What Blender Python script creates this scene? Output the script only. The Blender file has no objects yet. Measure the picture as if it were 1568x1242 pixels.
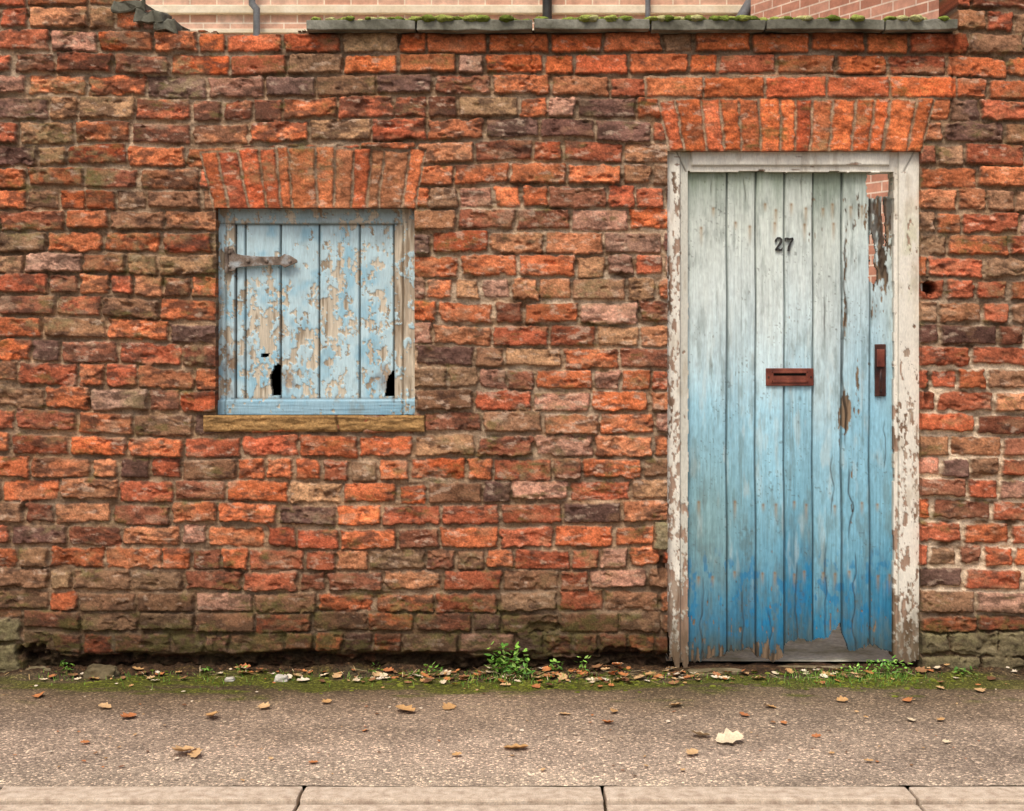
import bpy, bmesh, math, random
import numpy as np
from mathutils import Vector, Euler, noise as mnoise
random.seed(7); rng=np.random.default_rng(11)
S=420.0; CX=784.0; HY=500.0; CAMH=530.0/420.0; D=5.0
def W(px,py,y=0.0):
    k=(D+y)/D
    return ((px-CX)/S*k, y, CAMH+(HY-py)/S*k)
def G(px,py,z=0.0):
    d=D*(CAMH-z)*S/(py-HY)
    return ((px-CX)/S*d/D, d-D, z)
def lin(c,g=1.0):
    o=[]
    for v in c[:3]:
        v=v/255.0
        o.append((v/12.92 if v<=0.04045 else ((v+0.055)/1.055)**2.4)*g)
    return np.array(o)
def sst(a,b,x):
    t=np.clip((x-a)/(b-a),0,1); return t*t*(3-2*t)
def _h(a,b,seed):
    n=(a*374761393+b*668265263+seed*974634777)&0xffffffff
    n=((n^(n>>13))*1274126177)&0xffffffff
    n=n^(n>>16)
    return (n&0xffffff)/16777215.0
def vn(x,y,seed=0):
    xi=np.floor(x).astype(np.int64); yi=np.floor(y).astype(np.int64)
    fx=x-xi; fy=y-yi
    fx=fx*fx*(3-2*fx); fy=fy*fy*(3-2*fy)
    a=_h(xi,yi,seed); b=_h(xi+1,yi,seed); c=_h(xi,yi+1,seed); d=_h(xi+1,yi+1,seed)
    return (a+(b-a)*fx)+((c+(d-c)*fx)-(a+(b-a)*fx))*fy
def fbm(x,y,o=3,seed=0,gain=0.5):
    s=0;a=1;t=0
    for i in range(o):
        s=s+a*(vn(x*2**i+i*17.3,y*2**i+i*9.1,seed+i*13)*2-1); t+=a; a*=gain
    return s/t*1.5
def mix(c,k,m):
    return c*(1-m[...,None])+np.asarray(k)*m[...,None]

# ---------------------------------------------------------------- materials
def new_mat(name):
    m=bpy.data.materials.new(name); m.use_nodes=True
    nt=m.node_tree; nt.nodes.clear()
    out=nt.nodes.new('ShaderNodeOutputMaterial'); b=nt.nodes.new('ShaderNodeBsdfPrincipled')
    nt.links.new(b.outputs[0],out.inputs[0])
    return m,nt,b
def attr_mat(name,rough=0.9,nscale=120.0,namt=0.35,bump=0.4,bdist=0.002,spec=0.2,stretch=(1,1,1),color=None,metal=0.0):
    m,nt,b=new_mat(name); L=nt.links; N=nt.nodes
    tc=N.new('ShaderNodeTexCoord'); mp=N.new('ShaderNodeMapping'); mp.inputs['Scale'].default_value=stretch
    L.new(tc.outputs['Object'],mp.inputs[0])
    n1=N.new('ShaderNodeTexNoise'); n1.inputs['Scale'].default_value=nscale; n1.inputs['Detail'].default_value=6; n1.inputs['Roughness'].default_value=0.65
    L.new(mp.outputs[0],n1.inputs['Vector'])
    mr=N.new('ShaderNodeMapRange'); mr.inputs[1].default_value=0.25; mr.inputs[2].default_value=0.75
    mr.inputs[3].default_value=1-namt; mr.inputs[4].default_value=1+namt
    L.new(n1.outputs[0],mr.inputs[0])
    mx=N.new('ShaderNodeVectorMath'); mx.operation='SCALE'
    if color is None:
        at=N.new('ShaderNodeAttribute'); at.attribute_name='Col'; L.new(at.outputs['Color'],mx.inputs[0])
    else:
        n2=N.new('ShaderNodeTexNoise'); n2.inputs['Scale'].default_value=nscale*0.15; n2.inputs['Detail'].default_value=5
        L.new(mp.outputs[0],n2.inputs['Vector'])
        cr=N.new('ShaderNodeValToRGB'); k=len(color)
        while len(cr.color_ramp.elements)<k: cr.color_ramp.elements.new(0.5)
        for i,c in enumerate(color):
            cr.color_ramp.elements[i].position=0.3+0.4*i/max(1,k-1)
            cr.color_ramp.elements[i].color=(*lin(c),1)
        L.new(n2.outputs[0],cr.inputs[0]); L.new(cr.outputs[0],mx.inputs[0])
    L.new(mr.outputs[0],mx.inputs['Scale'])
    L.new(mx.outputs[0],b.inputs['Base Color'])
    b.inputs['Roughness'].default_value=rough
    b.inputs['Specular IOR Level'].default_value=spec
    b.inputs['Metallic'].default_value=metal
    bp=N.new('ShaderNodeBump'); bp.inputs['Strength'].default_value=bump; bp.inputs['Distance'].default_value=bdist
    L.new(n1.outputs[0],bp.inputs['Height']); L.new(bp.outputs[0],b.inputs['Normal'])
    return m
M_wall=attr_mat('weathered_brick',0.95,150,0.45,0.9,0.004,0.1)
M_wood=attr_mat('peeling_painted_wood',0.7,220,0.18,0.5,0.0012,0.2,(1,1,0.12))
M_frame=attr_mat('peeling_white_paint',0.75,200,0.16,0.5,0.0015,0.2,(1,1,0.3))
M_leaf=attr_mat('leaf',0.7,200,0.25,0.2,0.001,0.2)
M_stone=attr_mat('coping_concrete',0.95,60,0.3,0.8,0.004,0.1,color=[(78,76,64),(118,116,102),(154,152,138)])
M_rust=attr_mat('rusted_iron',0.7,150,0.4,0.8,0.002,0.3,color=[(70,58,50),(128,112,98),(176,182,182)])
M_copper=attr_mat('brown_painted_metal',0.4,150,0.25,0.4,0.001,0.5,color=[(84,36,26),(118,58,42),(140,78,58)])
M_dkiron=attr_mat('dark_iron',0.5,150,0.3,0.5,0.001,0.4,color=[(36,20,18),(70,36,28),(92,60,46)])
M_black=attr_mat('black_void',0.9,50,0.2,0.1,0.001,0.1,color=[(12,10,9),(20,17,14)])
M_num=attr_mat('dark_number_metal',0.5,100,0.2,0.1,0.0005,0.4,color=[(34,34,34),(60,58,54)])
M_pipe=attr_mat('pipe_paint',0.6,60,0.2,0.1,0.001,0.3,color=[(92,94,96),(128,130,132)])
M_kerb=attr_mat('kerb_concrete',0.95,260,0.35,0.7,0.002,0.1,color=[(176,156,136),(200,182,160),(214,198,178)])
M_pebble=attr_mat('pale_stone',0.9,100,0.2,0.4,0.002,0.1,color=[(150,140,120),(200,195,182),(225,222,212)])

def link(o,parent=None):
    bpy.context.scene.collection.objects.link(o)
    if parent: o.parent=parent
    return o
def empty(name):
    e=bpy.data.objects.new(name,None); e.empty_display_size=0.2; return link(e)

def hfield(name,xs,ys,h,col,mask,base,depth,mat,parent=None):
    ny,nx=h.shape
    k=(D+base)/D
    PX,PY=np.meshgrid(xs,ys)
    X=(PX-CX)/S*k; Z=CAMH+(HY-PY)/S*k; Y=base-h
    idx=np.arange(nx*ny).reshape(ny,nx)
    a=idx[:-1,:-1][mask];b=idx[1:,:-1][mask];c=idx[1:,1:][mask];d=idx[:-1,1:][mask]
    F=np.stack([a,b,c,d],1)
    P=np.zeros((ny+1,nx+1),bool); P[1:ny,1:nx]=mask
    up=P[0:ny,1:nx]; dn=P[1:ny+1,1:nx]; e=up!=dn
    h0=idx[:,:-1][e];h1=idx[:,1:][e]
    lf=P[1:ny,0:nx]; rt=P[1:ny,1:nx+1]; e2=lf!=rt
    v0=idx[:-1,:][e2];v1=idx[1:,:][e2]
    E0=np.concatenate([h0,v0]);E1=np.concatenate([h1,v1])
    co=np.stack([X.ravel(),Y.ravel(),Z.ravel()],1); cl=col.reshape(-1,3)
    used=np.unique(F); rm=np.full(nx*ny,-1); rm[used]=np.arange(len(used))
    co1=co[used]; cl1=cl[used]; F=rm[F]; n1=len(used); ne=len(E0)
    fa=co[E0];fb=co[E1]; ba=fa.copy();ba[:,1]=depth;bb=fb.copy();bb[:,1]=depth
    co2=np.concatenate([co1,fa,fb,bb,ba]); cl2=np.concatenate([cl1,cl[E0]*.8,cl[E1]*.8,cl[E1]*.6,cl[E0]*.6])
    r=np.arange(ne)+n1
    F2=np.stack([r,r+ne,r+2*ne,r+3*ne],1)
    FF=np.concatenate([F,F2]).astype(np.int32)
    me=bpy.data.meshes.new(name)
    me.vertices.add(len(co2)); me.vertices.foreach_set('co',co2.astype(np.float32).ravel())
    me.loops.add(len(FF)*4); me.loops.foreach_set('vertex_index',FF.ravel())
    me.polygons.add(len(FF)); me.polygons.foreach_set('loop_start',np.arange(len(FF),dtype=np.int32)*4)
    sm=np.zeros(len(FF),bool); sm[:len(F)]=True
    me.update(calc_edges=True)
    me.polygons.foreach_set('use_smooth',sm)
    ca=me.color_attributes.new('Col','FLOAT_COLOR','POINT')
    rgba=np.ones((len(co2),4),np.float32); rgba[:,:3]=np.clip(cl2,0,0.95); ca.data.foreach_set('color',rgba.ravel())
    me.materials.append(mat)
    return link(bpy.data.objects.new(name,me),parent)

def mesh_obj(name,bm,mat,parent=None,smooth=False):
    me=bpy.data.meshes.new(name); bm.to_mesh(me); bm.free()
    if smooth:
        for p in me.polygons: p.use_smooth=True
    me.materials.append(mat)
    return link(bpy.data.objects.new(name,me),parent)
def box(name,x0,x1,y0,y1,z0,z1,mat,parent=None,bev=0.003,rough=0.0,cuts=0):
    bm=bmesh.new(); bmesh.ops.create_cube(bm,size=1)
    for v in bm.verts:
        v.co=Vector(((x0+x1)/2+v.co.x*(x1-x0),(y0+y1)/2+v.co.y*(y1-y0),(z0+z1)/2+v.co.z*(z1-z0)))
    if bev: bmesh.ops.bevel(bm,geom=bm.edges[:],offset=bev,segments=2,profile=0.6,affect='EDGES')
    if cuts:
        bmesh.ops.subdivide_edges(bm,edges=[e for e in bm.edges if e.calc_length()>0.03],cuts=cuts,use_grid_fill=True)
    if rough:
        for v in bm.verts:
            v.co+=mnoise.noise_vector(v.co*22)*rough+mnoise.noise_vector(v.co*60)*rough*.4
    return mesh_obj(name,bm,mat,parent)

# ================================================================= BRICK WALL
wall=empty('brick_wall')
xs=np.concatenate([np.arange(-700,-20,5),np.arange(-20,1590,1.5),np.arange(1592,2300,5)]).astype(float)
for v in (330,635,1022,1411,275,467,1467): xs[np.argmin(abs(xs-v))]=v
ys=np.concatenate([np.arange(-300,-6,4),np.arange(-5,1050,1.5)]).astype(float)
for v in (45,318,636,231): ys[np.argmin(abs(ys-v))]=v
PX,PY=np.meshgrid(xs,ys); SH=PX.shape
def gb_(x,y,rx,ry): return np.exp(-((PX-x)/rx)**2-((PY-y)/ry)**2)
pitch=34.3
flat=sst(170,60,PY)*sst(240,330,PX)*sst(1500,1440,PX)
wy=7.0*fbm(PX/420,PY/260,2,5)+1.6*fbm(PX/80,PY/70,2,6)+ np.where(PX<300,(300-PX)*0.02,0)
wy=wy*(1-flat*.85)
wx=2.2*fbm(PX/60,PY/40,2,8)
v=PY+wy-116; row=np.floor(v/pitch).astype(int); lv=(v/pitch-row-0.5)*pitch
rows=range(row.min(),row.max()+1)
bid=np.zeros(SH,int); lu=np.zeros(SH); hw=np.zeros(SH)
cxs=[];cys=[];n0=0
for r in rows:
    e=[-800-rng.uniform(0,60)]
    hdr=(r%4==1)
    while e[-1]<2400:
        p=rng.random()
        if hdr: w=45 if p<0.75 else 88
        else: w=89 if p<0.80 else (45 if p<0.93 else 66)
        e.append(e[-1]+w+rng.normal(0,3.2))
    e=np.array(e); m=row==r
    u=(PX+wx)[m]; k=np.searchsorted(e,u)-1
    bid[m]=n0+k; c=(e[k]+e[k+1])/2; lu[m]=u-c; hw[m]=(e[k+1]-e[k])/2
    cxs+=list((e[:-1]+e[1:])/2); cys+=[116+(r+.5)*pitch]*(len(e)-1); n0+=len(e)-1
cxs=np.array(cxs);cys=np.array(cys)
hh=np.full(SH,pitch/2)
quads=[];
def arch(x0t,x1t,yt,x0b,x1b,yb,n,rise,cols):
    ff=np.linspace(0,1,n+1); ff[1:-1]+=rng.normal(0,.12/n,n-1)
    for i in range(n):
        f0=ff[i];f1=ff[i+1]
        ra=lambda f:-rise*(1-(2*f-1)**2)
        j=rng.uniform(-3,3); jb=rng.uniform(-1.5,1.5)
        quads.append(([(x0t+(x1t-x0t)*f0,yt+ra(f0)+j),(x0t+(x1t-x0t)*f1,yt+ra(f1)+j),
                       (x0b+(x1b-x0b)*f1,yb+jb),(x0b+(x1b-x0b)*f0,yb+jb)],cols[rng.integers(len(cols))],rng.uniform(0,1.2)))
arch(1008,1431,152,1024,1412,233,14,3,[0,7,7,8])
arch(306,652,232,328,636,322,12,8,[0,0,9,1,8])
ex=[988,1078,1172,1267,1363,1466]
for a,b in zip(ex[:-1],ex[1:]): quads.append(([(a,116),(b,116),(b,150),(a,150)],[7,8,7,0][rng.integers(4)],1.0))
nbq=len(quads)
for q in ([(1400,966),(1452,970),(1456,1000),(1400,1004)],[(1452,970),(1530,964),(1526,1006),(1456,1000)],[(1400,1004),(1500,1004),(1502,1042),(1400,1042)],[(1500,1004),(1575,1006),(1580,1045),(1502,1042)],[(1530,966),(1620,965),(1620,1006),(1526,1006)],[(1620,965),(1700,965),(1700,1040),(1580,1040)],
          [(-60,948),(28,946),(38,985),(-60,985)],[(-60,985),(26,985),(34,1042),(-60,1042)],[(1002,798),(1030,798),(1030,845),(1002,842)]):
    quads.append((q,10,4.0))
sd=np.full(SH,1e3); sid=np.full(SH,-1); sv=np.zeros(SH); su=np.zeros(SH)
qpx=PX+1.3*fbm(PX/20,PY/20,2,31); qpy=PY+1.3*fbm(PX/20,PY/20,2,32)
for qi,(q,c,pr) in enumerate(quads):
    q=np.array(q,float); mnx,mny=q.min(0)-10; mxx,mxy=q.max(0)+10
    i0,i1=np.searchsorted(xs,[mnx,mxx]); j0,j1=np.searchsorted(ys,[mny,mxy])
    ax=qpx[j0:j1,i0:i1]; ay=qpy[j0:j1,i0:i1]; dd=np.full(ax.shape,-1e3)
    for k in range(4):
        p=q[k];r_=q[(k+1)%4]; t=r_-p; L_=np.hypot(*t); nx_,ny_=t[1]/L_,-t[0]/L_
        dd=np.maximum(dd,(ax-p[0])*nx_+(ay-p[1])*ny_)
    s=sd[j0:j1,i0:i1]; up=dd<s
    s[up]=dd[up]; sid[j0:j1,i0:i1][up]=qi
    cx_,cy_=q.mean(0)
    su[j0:j1,i0:i1][up]=(ax-cx_)[up]; sv[j0:j1,i0:i1][up]=(ay-cy_)[up]
isq=sd<1.5; isB=isq&(sid<nbq)
NB=n0+len(quads)
PAL=np.array([lin(c) for c in [(204,118,76),(182,100,70),(142,90,68),(200,152,128),(186,144,106),(152,118,90),(104,84,76),(212,114,68),(196,102,66),(192,130,92),(150,138,112)]])
base=np.array([.28,.22,.14,.08,.07,.14,.08,.05,.03,.10,0])
Wt=np.tile(base,(n0,1))
def reg(x,y,rx,ry,**k):
    g=np.exp(-((cxs-x)/rx)**2-((cys-y)/ry)**2)
    for kk,vv in k.items(): Wt[:,int(kk[1:])]+=g*vv
reg(850,400,230,190,c3=.35,c4=.2,c9=.45)
reg(860,720,240,110,c3=.4,c6=.25,c2=.2)
reg(460,150,220,70,c6=.3,c2=.4)
reg(780,190,250,60,c2=.4,c1=.2,c6=.1)
reg(880,66,700,36,c7=1.8,c0=1.2,c8=1.2)
reg(420,710,240,60,c7=.4,c0=.7)
reg(120,330,200,200,c4=.15,c5=.25,c0=.5)
reg(130,700,220,110,c2=.25,c1=.3,c6=.15)
reg(1530,200,110,230,c5=.4,c4=.15,c1=.2,c9=.2)
reg(1500,650,130,260,c2=.35,c1=.45,c6=.1)
reg(500,940,900,80,c5=.5,c2=.3)
reg(850,880,400,80,c1=.4,c0=.2)
Wt=np.clip(Wt,0,None); Wt/=Wt.sum(1,keepdims=True)
cum=Wt.cumsum(1); ci=(rng.random(n0)[:,None]>cum).sum(1).clip(0,10)
ci=np.concatenate([ci,[q[1] for q in quads]])
bcol=PAL[ci]
topb=np.concatenate([(cys<116)&(cxs>300)&(cxs<1465),[q[1]!=10 for q in quads]])
mean_=lin((168,104,78)); bcol=np.where(topb[:,None],bcol,bcol*.85+mean_*.15)
bcol=bcol*np.clip(rng.normal(1,.17,(NB,1)),.6,1.4)
tj=rng.normal(0,.05,NB); bcol=bcol*np.stack([1+tj*.2,1-tj*1.0,1-tj*1.3],1)
prot=np.clip(rng.normal(0,1.7,NB),-4,3.6); prot[n0:]=[q[2] for q in quads]
tu=rng.normal(0,.017,NB); tv=rng.normal(0,.07,NB); rgh=rng.uniform(.4,1.6,NB); tv[n0:]*=.3
mort=np.clip(rng.normal(2.5,.6,NB),1.5,4.0); vj=rng.normal(0,1.2,NB); rot=rng.normal(0,.015,NB)
mort[:n0]+=np.where((cxs>1411)&(cys>400),.9,0)
ID=np.where(isq,n0+np.maximum(sid,0),bid)
LU=np.where(isq,su,lu); LV=np.where(isq,sv,lv)
M_=mort[ID]
rc=1.2+2.2*vn(ID*1.7,ID*.3,77)
q1=np.abs(lu)-(hw-M_)+rc; q2=np.abs(lv-vj[ID]+lu*rot[ID])-(hh-M_)+rc
d=np.hypot(np.maximum(q1,0),np.maximum(q2,0))+np.minimum(np.maximum(q1,q2),0)-rc
d=np.where(isq,sd+1.6,d)
d=d+1.9*fbm(PX/14,PY/11,2,41)*rgh[ID]*np.where(isB,.5,1)*(1-.5*flat)+.9*fbm(PX/4,PY/4,2,43)
bm_=sst(.8,-1.1,d); ed=np.clip(-d/4.0,0,1)
lowz=sst(850,1000,PY)
rgt=sst(1405,1425,PX)*sst(430,560,PY)*sst(960,900,PY)
flush=sst(.0,.6,fbm(PX/160,PY/110,2,51)+0.5*gb_(850,400,230,200)+ .7*rgt-.25)
flush=np.clip(flush,0,1)*.5+lowz*.25
mh=-7.0+3.2*flush+1.8*fbm(PX/20,PY/10,3,52)-1.8*sst(.3,.7,fbm(PX/50,PY/12,2,57))
mh=np.where(isB,-2.5,mh)
bh=prot[ID]+LU*tu[ID]+LV*tv[ID]+1.2*rgh[ID]*fbm(PX/14+ID*3.7,PY/9,4,53)
spall=sst(.48,.72,fbm(PX/24+ID*7.1,PY/13,3,54)+.22*(rgh[ID]-1))*np.where(isB,.25,1)
bh=bh-spall*3.2-(1-np.sqrt(ed))*1.5
h=mh*(1-bm_)+bh*bm_+3.0*fbm(PX/380,PY/300,2,55)
c=bcol[ID]
n25=fbm(PX/26+ID*5.3,PY/15,3,61); n5=fbm(PX/7,PY/5,3,62); n2=fbm(PX/2.6,PY/2.3,2,63)
c=c*np.clip(1+.34*n25+.30*n5+.24*n2,.3,2)[...,None]
c=mix(c,lin((168,128,96)),sst(.15,.9,fbm(PX/34+ID*2.1,PY/18,4,64))*.5*np.where(isB,.4,1))
top=sst(165,110,PY)*sst(290,330,PX)*sst(1470,1460,PX)
big=fbm(PX/150,PY/90,4,78)
sootR=.34+.16*big+.42*gb_(120,420,260,420)+.35*gb_(700,180,500,70)+.5*lowz+.3*gb_(200,90,300,110)+.22*gb_(860,730,250,90)
sootR=sootR*(1-.5*top)
soot=sst(.08,.6,fbm(PX/20+ID*1.3,PY/9,5,65,.6)-.45+sootR)
c=mix(c,lin((80,60,50)),soot*.72*np.where(isB,.5,1))
lime=sst(.3,.75,fbm(PX/16,PY/7,5,66,.6)+.25*gb_(860,500,260,300)-.08)
c=mix(c,lin((222,194,168)),lime*.45)
lich=sst(.2,.8,fbm(PX/70,PY/45,4,67)+.55*gb_(130,230,240,240)+.55*gb_(1530,150,110,200)+.4*lowz-.2)*(1-top)
lich=lich*sst(-.6,.3,fbm(PX/9,PY/6,3,68))
c=mix(c,lin((154,138,98)),lich*.5)
mc=lin((160,128,98))*(1+.35*n5+.3*n2+.3*fbm(PX/90,PY/60,2,71))[...,None]
dk=np.clip(.45+.6*fbm(PX/50,PY/25,3,72)+.3*top+.3*lowz,0,1)
mc=mix(mc,lin((76,56,42)),dk*.8)  # mortar darkened: natural variation plus painted joint shadow
lm=rgt*.95+.5*gb_(850,430,230,230)+.3*gb_(150,150,250,150)+.18
lm=np.clip(lm*(.6+.9*fbm(PX/25,PY/10,3,73)),0,1)
mc=mix(mc,lin((234,210,180)),lm)
ecol=mix(c,lin((92,66,50)),(1-sst(0,.8,ed))*.5)
c=ecol*bm_[...,None]+mc*(1-bm_[...,None])
sm=sst(.5,.85,fbm(PX/60,PY/24,5,74,.6))*(1-top)
c=mix(c,lin((188,160,132)),sm*.38)
c=c*(1+.16*big*(1-top))[...,None]
cr=np.exp(-((PX-(812+8*fbm(PY/20,PY/20,2,80)-.06*(PY-100)))/1.6)**2)*sst(150,110,PY)*sst(40,50,PY)
h-=cr*3; c=mix(c,lin((60,42,32)),cr*.4)
cr=np.exp(-((PX-(1460+3*fbm(PY/30,PY/20,2,81)))/2.5)**2)*sst(235,190,PY)
h-=cr*4; c=mix(c,lin((70,48,36)),cr*.5)
damp=sst(820,975,PY+35*fbm(PX/120,PY/60,3,82))
c=mix(c,lin((96,76,54)),damp*.58*(.6+.5*n25))
gm=sst(.1,.7,fbm(PX/36,PY/16,5,83,.6)-.2+.75*sst(880,990,PY)*np.where(PX<1010,1,.8))
c=mix(c,lin((104,100,56)),gm*.62*sst(-.7,.2,n5))
stn_=isq&(~isB); c=np.where(stn_[...,None],mix(c,lin((146,136,102))*(1+.5*n5[...,None]+.3*n25[...,None]),bm_*.6),c)
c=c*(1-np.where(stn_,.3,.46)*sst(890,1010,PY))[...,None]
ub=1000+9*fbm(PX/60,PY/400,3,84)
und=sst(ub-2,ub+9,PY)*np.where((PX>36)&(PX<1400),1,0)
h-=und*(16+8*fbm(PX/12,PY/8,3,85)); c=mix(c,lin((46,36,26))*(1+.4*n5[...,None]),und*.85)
def hole(x,y,rx,ry,dp,seed,k=.85):
    global h,c
    g=sst(1.15,.75,np.hypot((PX-x)/rx,(PY-y)/ry)+.3*fbm(PX/8,PY/8,2,seed))
    h=h-g*dp; c=mix(c,lin((48,34,26)),g*k)
hole(1423,440,11,12,35,90); hole(1014,872,7,20,10,91,.5); hole(835,962,30,9,7,92,.4); hole(1420,605,4,16,6,93,.5)  # hole beside the left jamb: its shadow is painted into the colour
hole(50,1000,22,12,14,94); hole(948,1000,40,9,10,95)
st=sst(64,47,PY)*sst(460,480,PX)*sst(1470,1460,PX); c=mix(c,lin((90,58,42)),st*.6)
h+=sst(1463,1469,PX)*sst(1200,100,PY)*3.5
c=np.clip(c*1.0,0.010,.9)
pcx=(PX[:-1,:-1]+PX[1:,1:])/2; pcy=(PY[:-1,:-1]+PY[1:,1:])/2
topy=np.interp(pcx,[-700,120,185,215,240,268,274,275,330,331,455,456,1466.9,1467,2400],[-60,-58,-25,8,18,40,42,46,46,52,52,46,46,-300,-300])
topy=topy+np.where(pcx<275,5*fbm(pcx/30,pcx*0,2,96),0)+np.where((pcx>275)&(pcx<467),2*fbm(pcx/14,pcx*0,2,97),0)
mask=(pcy>topy)&~((pcx>330)&(pcx<635)&(pcy>318)&(pcy<636))&~((pcx>1022)&(pcx<1411)&(pcy>231))
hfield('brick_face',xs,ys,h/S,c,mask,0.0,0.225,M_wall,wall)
def backbox(n,a,b,t,bt): 
    x0,_,z1=W(a,t);x1,_,z0=W(b,bt); box(n,x0,x1,0.215,0.235,z0,z1,M_stone,wall,bev=0)
backbox('back_1',-690,320,56,1042);backbox('back_2',646,1012,56,1042);backbox('back_3',1472,2250,-290,1042);backbox('back_7',1421,1472,56,1042)
backbox('back_4',320,646,56,308);backbox('back_5',1012,1421,56,224);backbox('back_6',320,646,648,1042)
ce=[467,637,817,996,1173,1356,1468]
for i,(a,b) in enumerate(zip(ce[:-1],ce[1:])):
    jz=random.uniform(-.004,.004)
    x0=W(a+1.5,0,-.05)[0];x1=W(b-1.5,0,-.05)[0]
    z1=W(0,29,-.05)[2]+jz;z0=W(0,45,-.05)[2]+jz
    box('coping_slab_%d'%i,x0,x1,-.05,.27,z0,z1,M_stone,wall,bev=.004,rough=.005,cuts=5)
for i,(a,b,t) in enumerate([(178,222,6),(206,252,22),(236,274,38)]):
    x0,_,z1=W(a,t);x1,_,_=W(b,t)
    o=box('broken_coping_%d'%i,x0,x1,-.02,.24,z1-.03,z1+.010,M_stone,wall,bev=.006,rough=.022,cuts=5)
# ================================================================= leaf batch helper
class Batch:
    def __init__(s): s.v=[];s.f=[];s.c=[]
    def leaf(s,p,L,Wd,yaw,pitch_,roll,col,curl=.3,lobes=False):
        n=6
        m=Euler((roll,pitch_,yaw)).to_matrix()
        b=len(s.v); p=Vector(p)
        for i in range(n+1):
            t=i/n; w=Wd*.5*math.sin(math.pi*min(1,t*.93+.05))**.8
            if lobes: w*=1+(.35 if i%2 else -.25)
            z=curl*L*(t-.5)**2
            for sgn in (-1,0,1):
                q=Vector((L*t,sgn*w,z+abs(sgn)*w*.35))
                s.v.append(p+m@q); k=.85 if sgn==0 else random.uniform(.8,1.15)
                s.c.append([x*k for x in col])
        for i in range(n):
            for k in (0,1):
                a=b+i*3+k; s.f.append((a,a+1,a+4,a+3))
    def blade(s,p,L,wd,dx,dy,col):
        b=len(s.v); p=Vector(p); n=4
        for i in range(n+1):
            t=i/n; q=p+Vector((dx*t*t,dy*t*t,L*t)); w=wd*(1-t)*.5+.0002
            s.v+= [q+Vector((-w,0,0)),q+Vector((w,0,0))]; s.c+=[list(col)]*2
        for i in range(n): a=b+i*2; s.f.append((a,a+1,a+3,a+2))
    def lump(s,p,r,fl,col,seed,sub=3):
        bm=bmesh.new(); bmesh.ops.create_icosphere(bm,subdivisions=sub,radius=1)
        b=len(s.v)
        for v in bm.verts:
            k=1+.3*mnoise.noise(v.co*1.7+Vector((seed,0,0)))+.16*mnoise.noise(v.co*6+Vector((seed,0,0)))
            s.v.append(Vector(p)+Vector((v.co.x*r*k,v.co.y*r*k*.8,v.co.z*r*fl*k)))
            q=(.65+.5*max(0,v.co.z))*(1+.5*mnoise.noise(v.co*5)); s.c.append([x*q for x in col])
        for f in bm.faces: s.f.append(tuple(b+v.index for v in f.verts))
        bm.free()
    def make(s,name,mat,parent=None,smooth=True):
        me=bpy.data.meshes.new(name); me.from_pydata([tuple(v) for v in s.v],[],s.f)
        ca=me.color_attributes.new('Col','FLOAT_COLOR','POINT')
        a=np.ones((len(s.v),4),np.float32); a[:,:3]=np.array([list(c) for c in s.c]); ca.data.foreach_set('color',a.ravel())
        for p in me.polygons: p.use_smooth=smooth
        me.materials.append(mat); return link(bpy.data.objects.new(name,me),parent)
B=Batch()
for i in range(260):
    px=random.uniform(480,1460)
    if random.random()<.4: px=random.choice([690,905,1060,1240,1130,1400])+random.gauss(0,30)
    if px<475 or px>1462: continue
    y=random.uniform(-.048,.02); r=random.uniform(.006,.019)
    B.lump((W(px,31,y)[0],y,W(0,29,-.05)[2]+.002),r*1.5,.5,lin(random.choice([(142,156,72),(170,178,92),(118,132,58),(200,196,134)])),i*3.1)
M_moss=attr_mat('moss',1.0,300,.5,1,.004,.05)
B.make('moss',M_moss,wall)

# ================================================================= DOOR
door=empty('wooden_door')
dx=np.arange(1048,1376.1,1.2); dy=np.arange(256,1026,1.4); X,Y=np.meshgrid(dx,dy)
def blob(x,y,rx,ry): return np.exp(-((X-x)/rx)**2-((Y-y)/ry)**2)
edges=np.array([1048,1113,1157,1201,1245,1289,1332,1376.]); wob=1.0*fbm(Y/120,Y*0,2,3)
k=np.clip(np.searchsorted(edges,X+wob)-1,0,6)
de=np.minimum(X+wob-edges[k],edges[np.clip(k+1,0,7)]-X-wob)
de=np.where((k==0)&(X<1080),9,de); de=np.where((k==6)&(X>1350),9,de)
gr=sst(2.0,.5,de)
off=rng.normal(0,.8,7)[k]
kn=np.zeros(X.shape); gx_=X.copy()
for (xk,yk) in ((1342,700),(1275,765),(1230,910),(1320,885),(1225,610),(1180,640),(1090,560)):
    gx_=gx_-7*np.sign(X-xk)*np.exp(-np.abs(X-xk)/7)*np.exp(-((Y-yk)/26)**2)*np.where(np.abs(X-xk)<22,1,0); kn=np.maximum(kn,blob(xk,yk,2.2,4))
grain=fbm(gx_/2.2+k*31,Y/60,3,101)
stops=[(256,(140,152,138)),(285,(182,192,180)),(340,(212,220,210)),(450,(216,228,224)),(550,(200,224,228)),(640,(162,208,224)),(760,(136,188,206)),(840,(112,168,190)),(905,(62,136,170)),(950,(42,118,156)),(985,(60,104,124)),(1026,(76,84,78))]
yy=Y+16*fbm(X/30+k*9,Y/70,3,102)+10*fbm(X/4+k*9,Y/90,2,99)+(X-1210)*-.13*sst(540,620,Y)*np.where(Y<880,1,.2)+rng.normal(0,12,7)[k]
cc=np.stack([np.interp(yy,[s[0] for s in stops],[lin(s[1])[i] for s in stops]) for i in range(3)],-1)
cc=mix(cc,lin((140,166,158)),.6*blob(1085,810,55,120))
cc=mix(cc,lin((134,192,216)),.45*blob(1330,620,45,220))
cc=cc*(1+.12*grain+.09*fbm(X/40,Y/60,3,103)+.07*fbm(X/4,Y/6,2,104)+rng.normal(0,.04,7)[k])[...,None]
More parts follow.
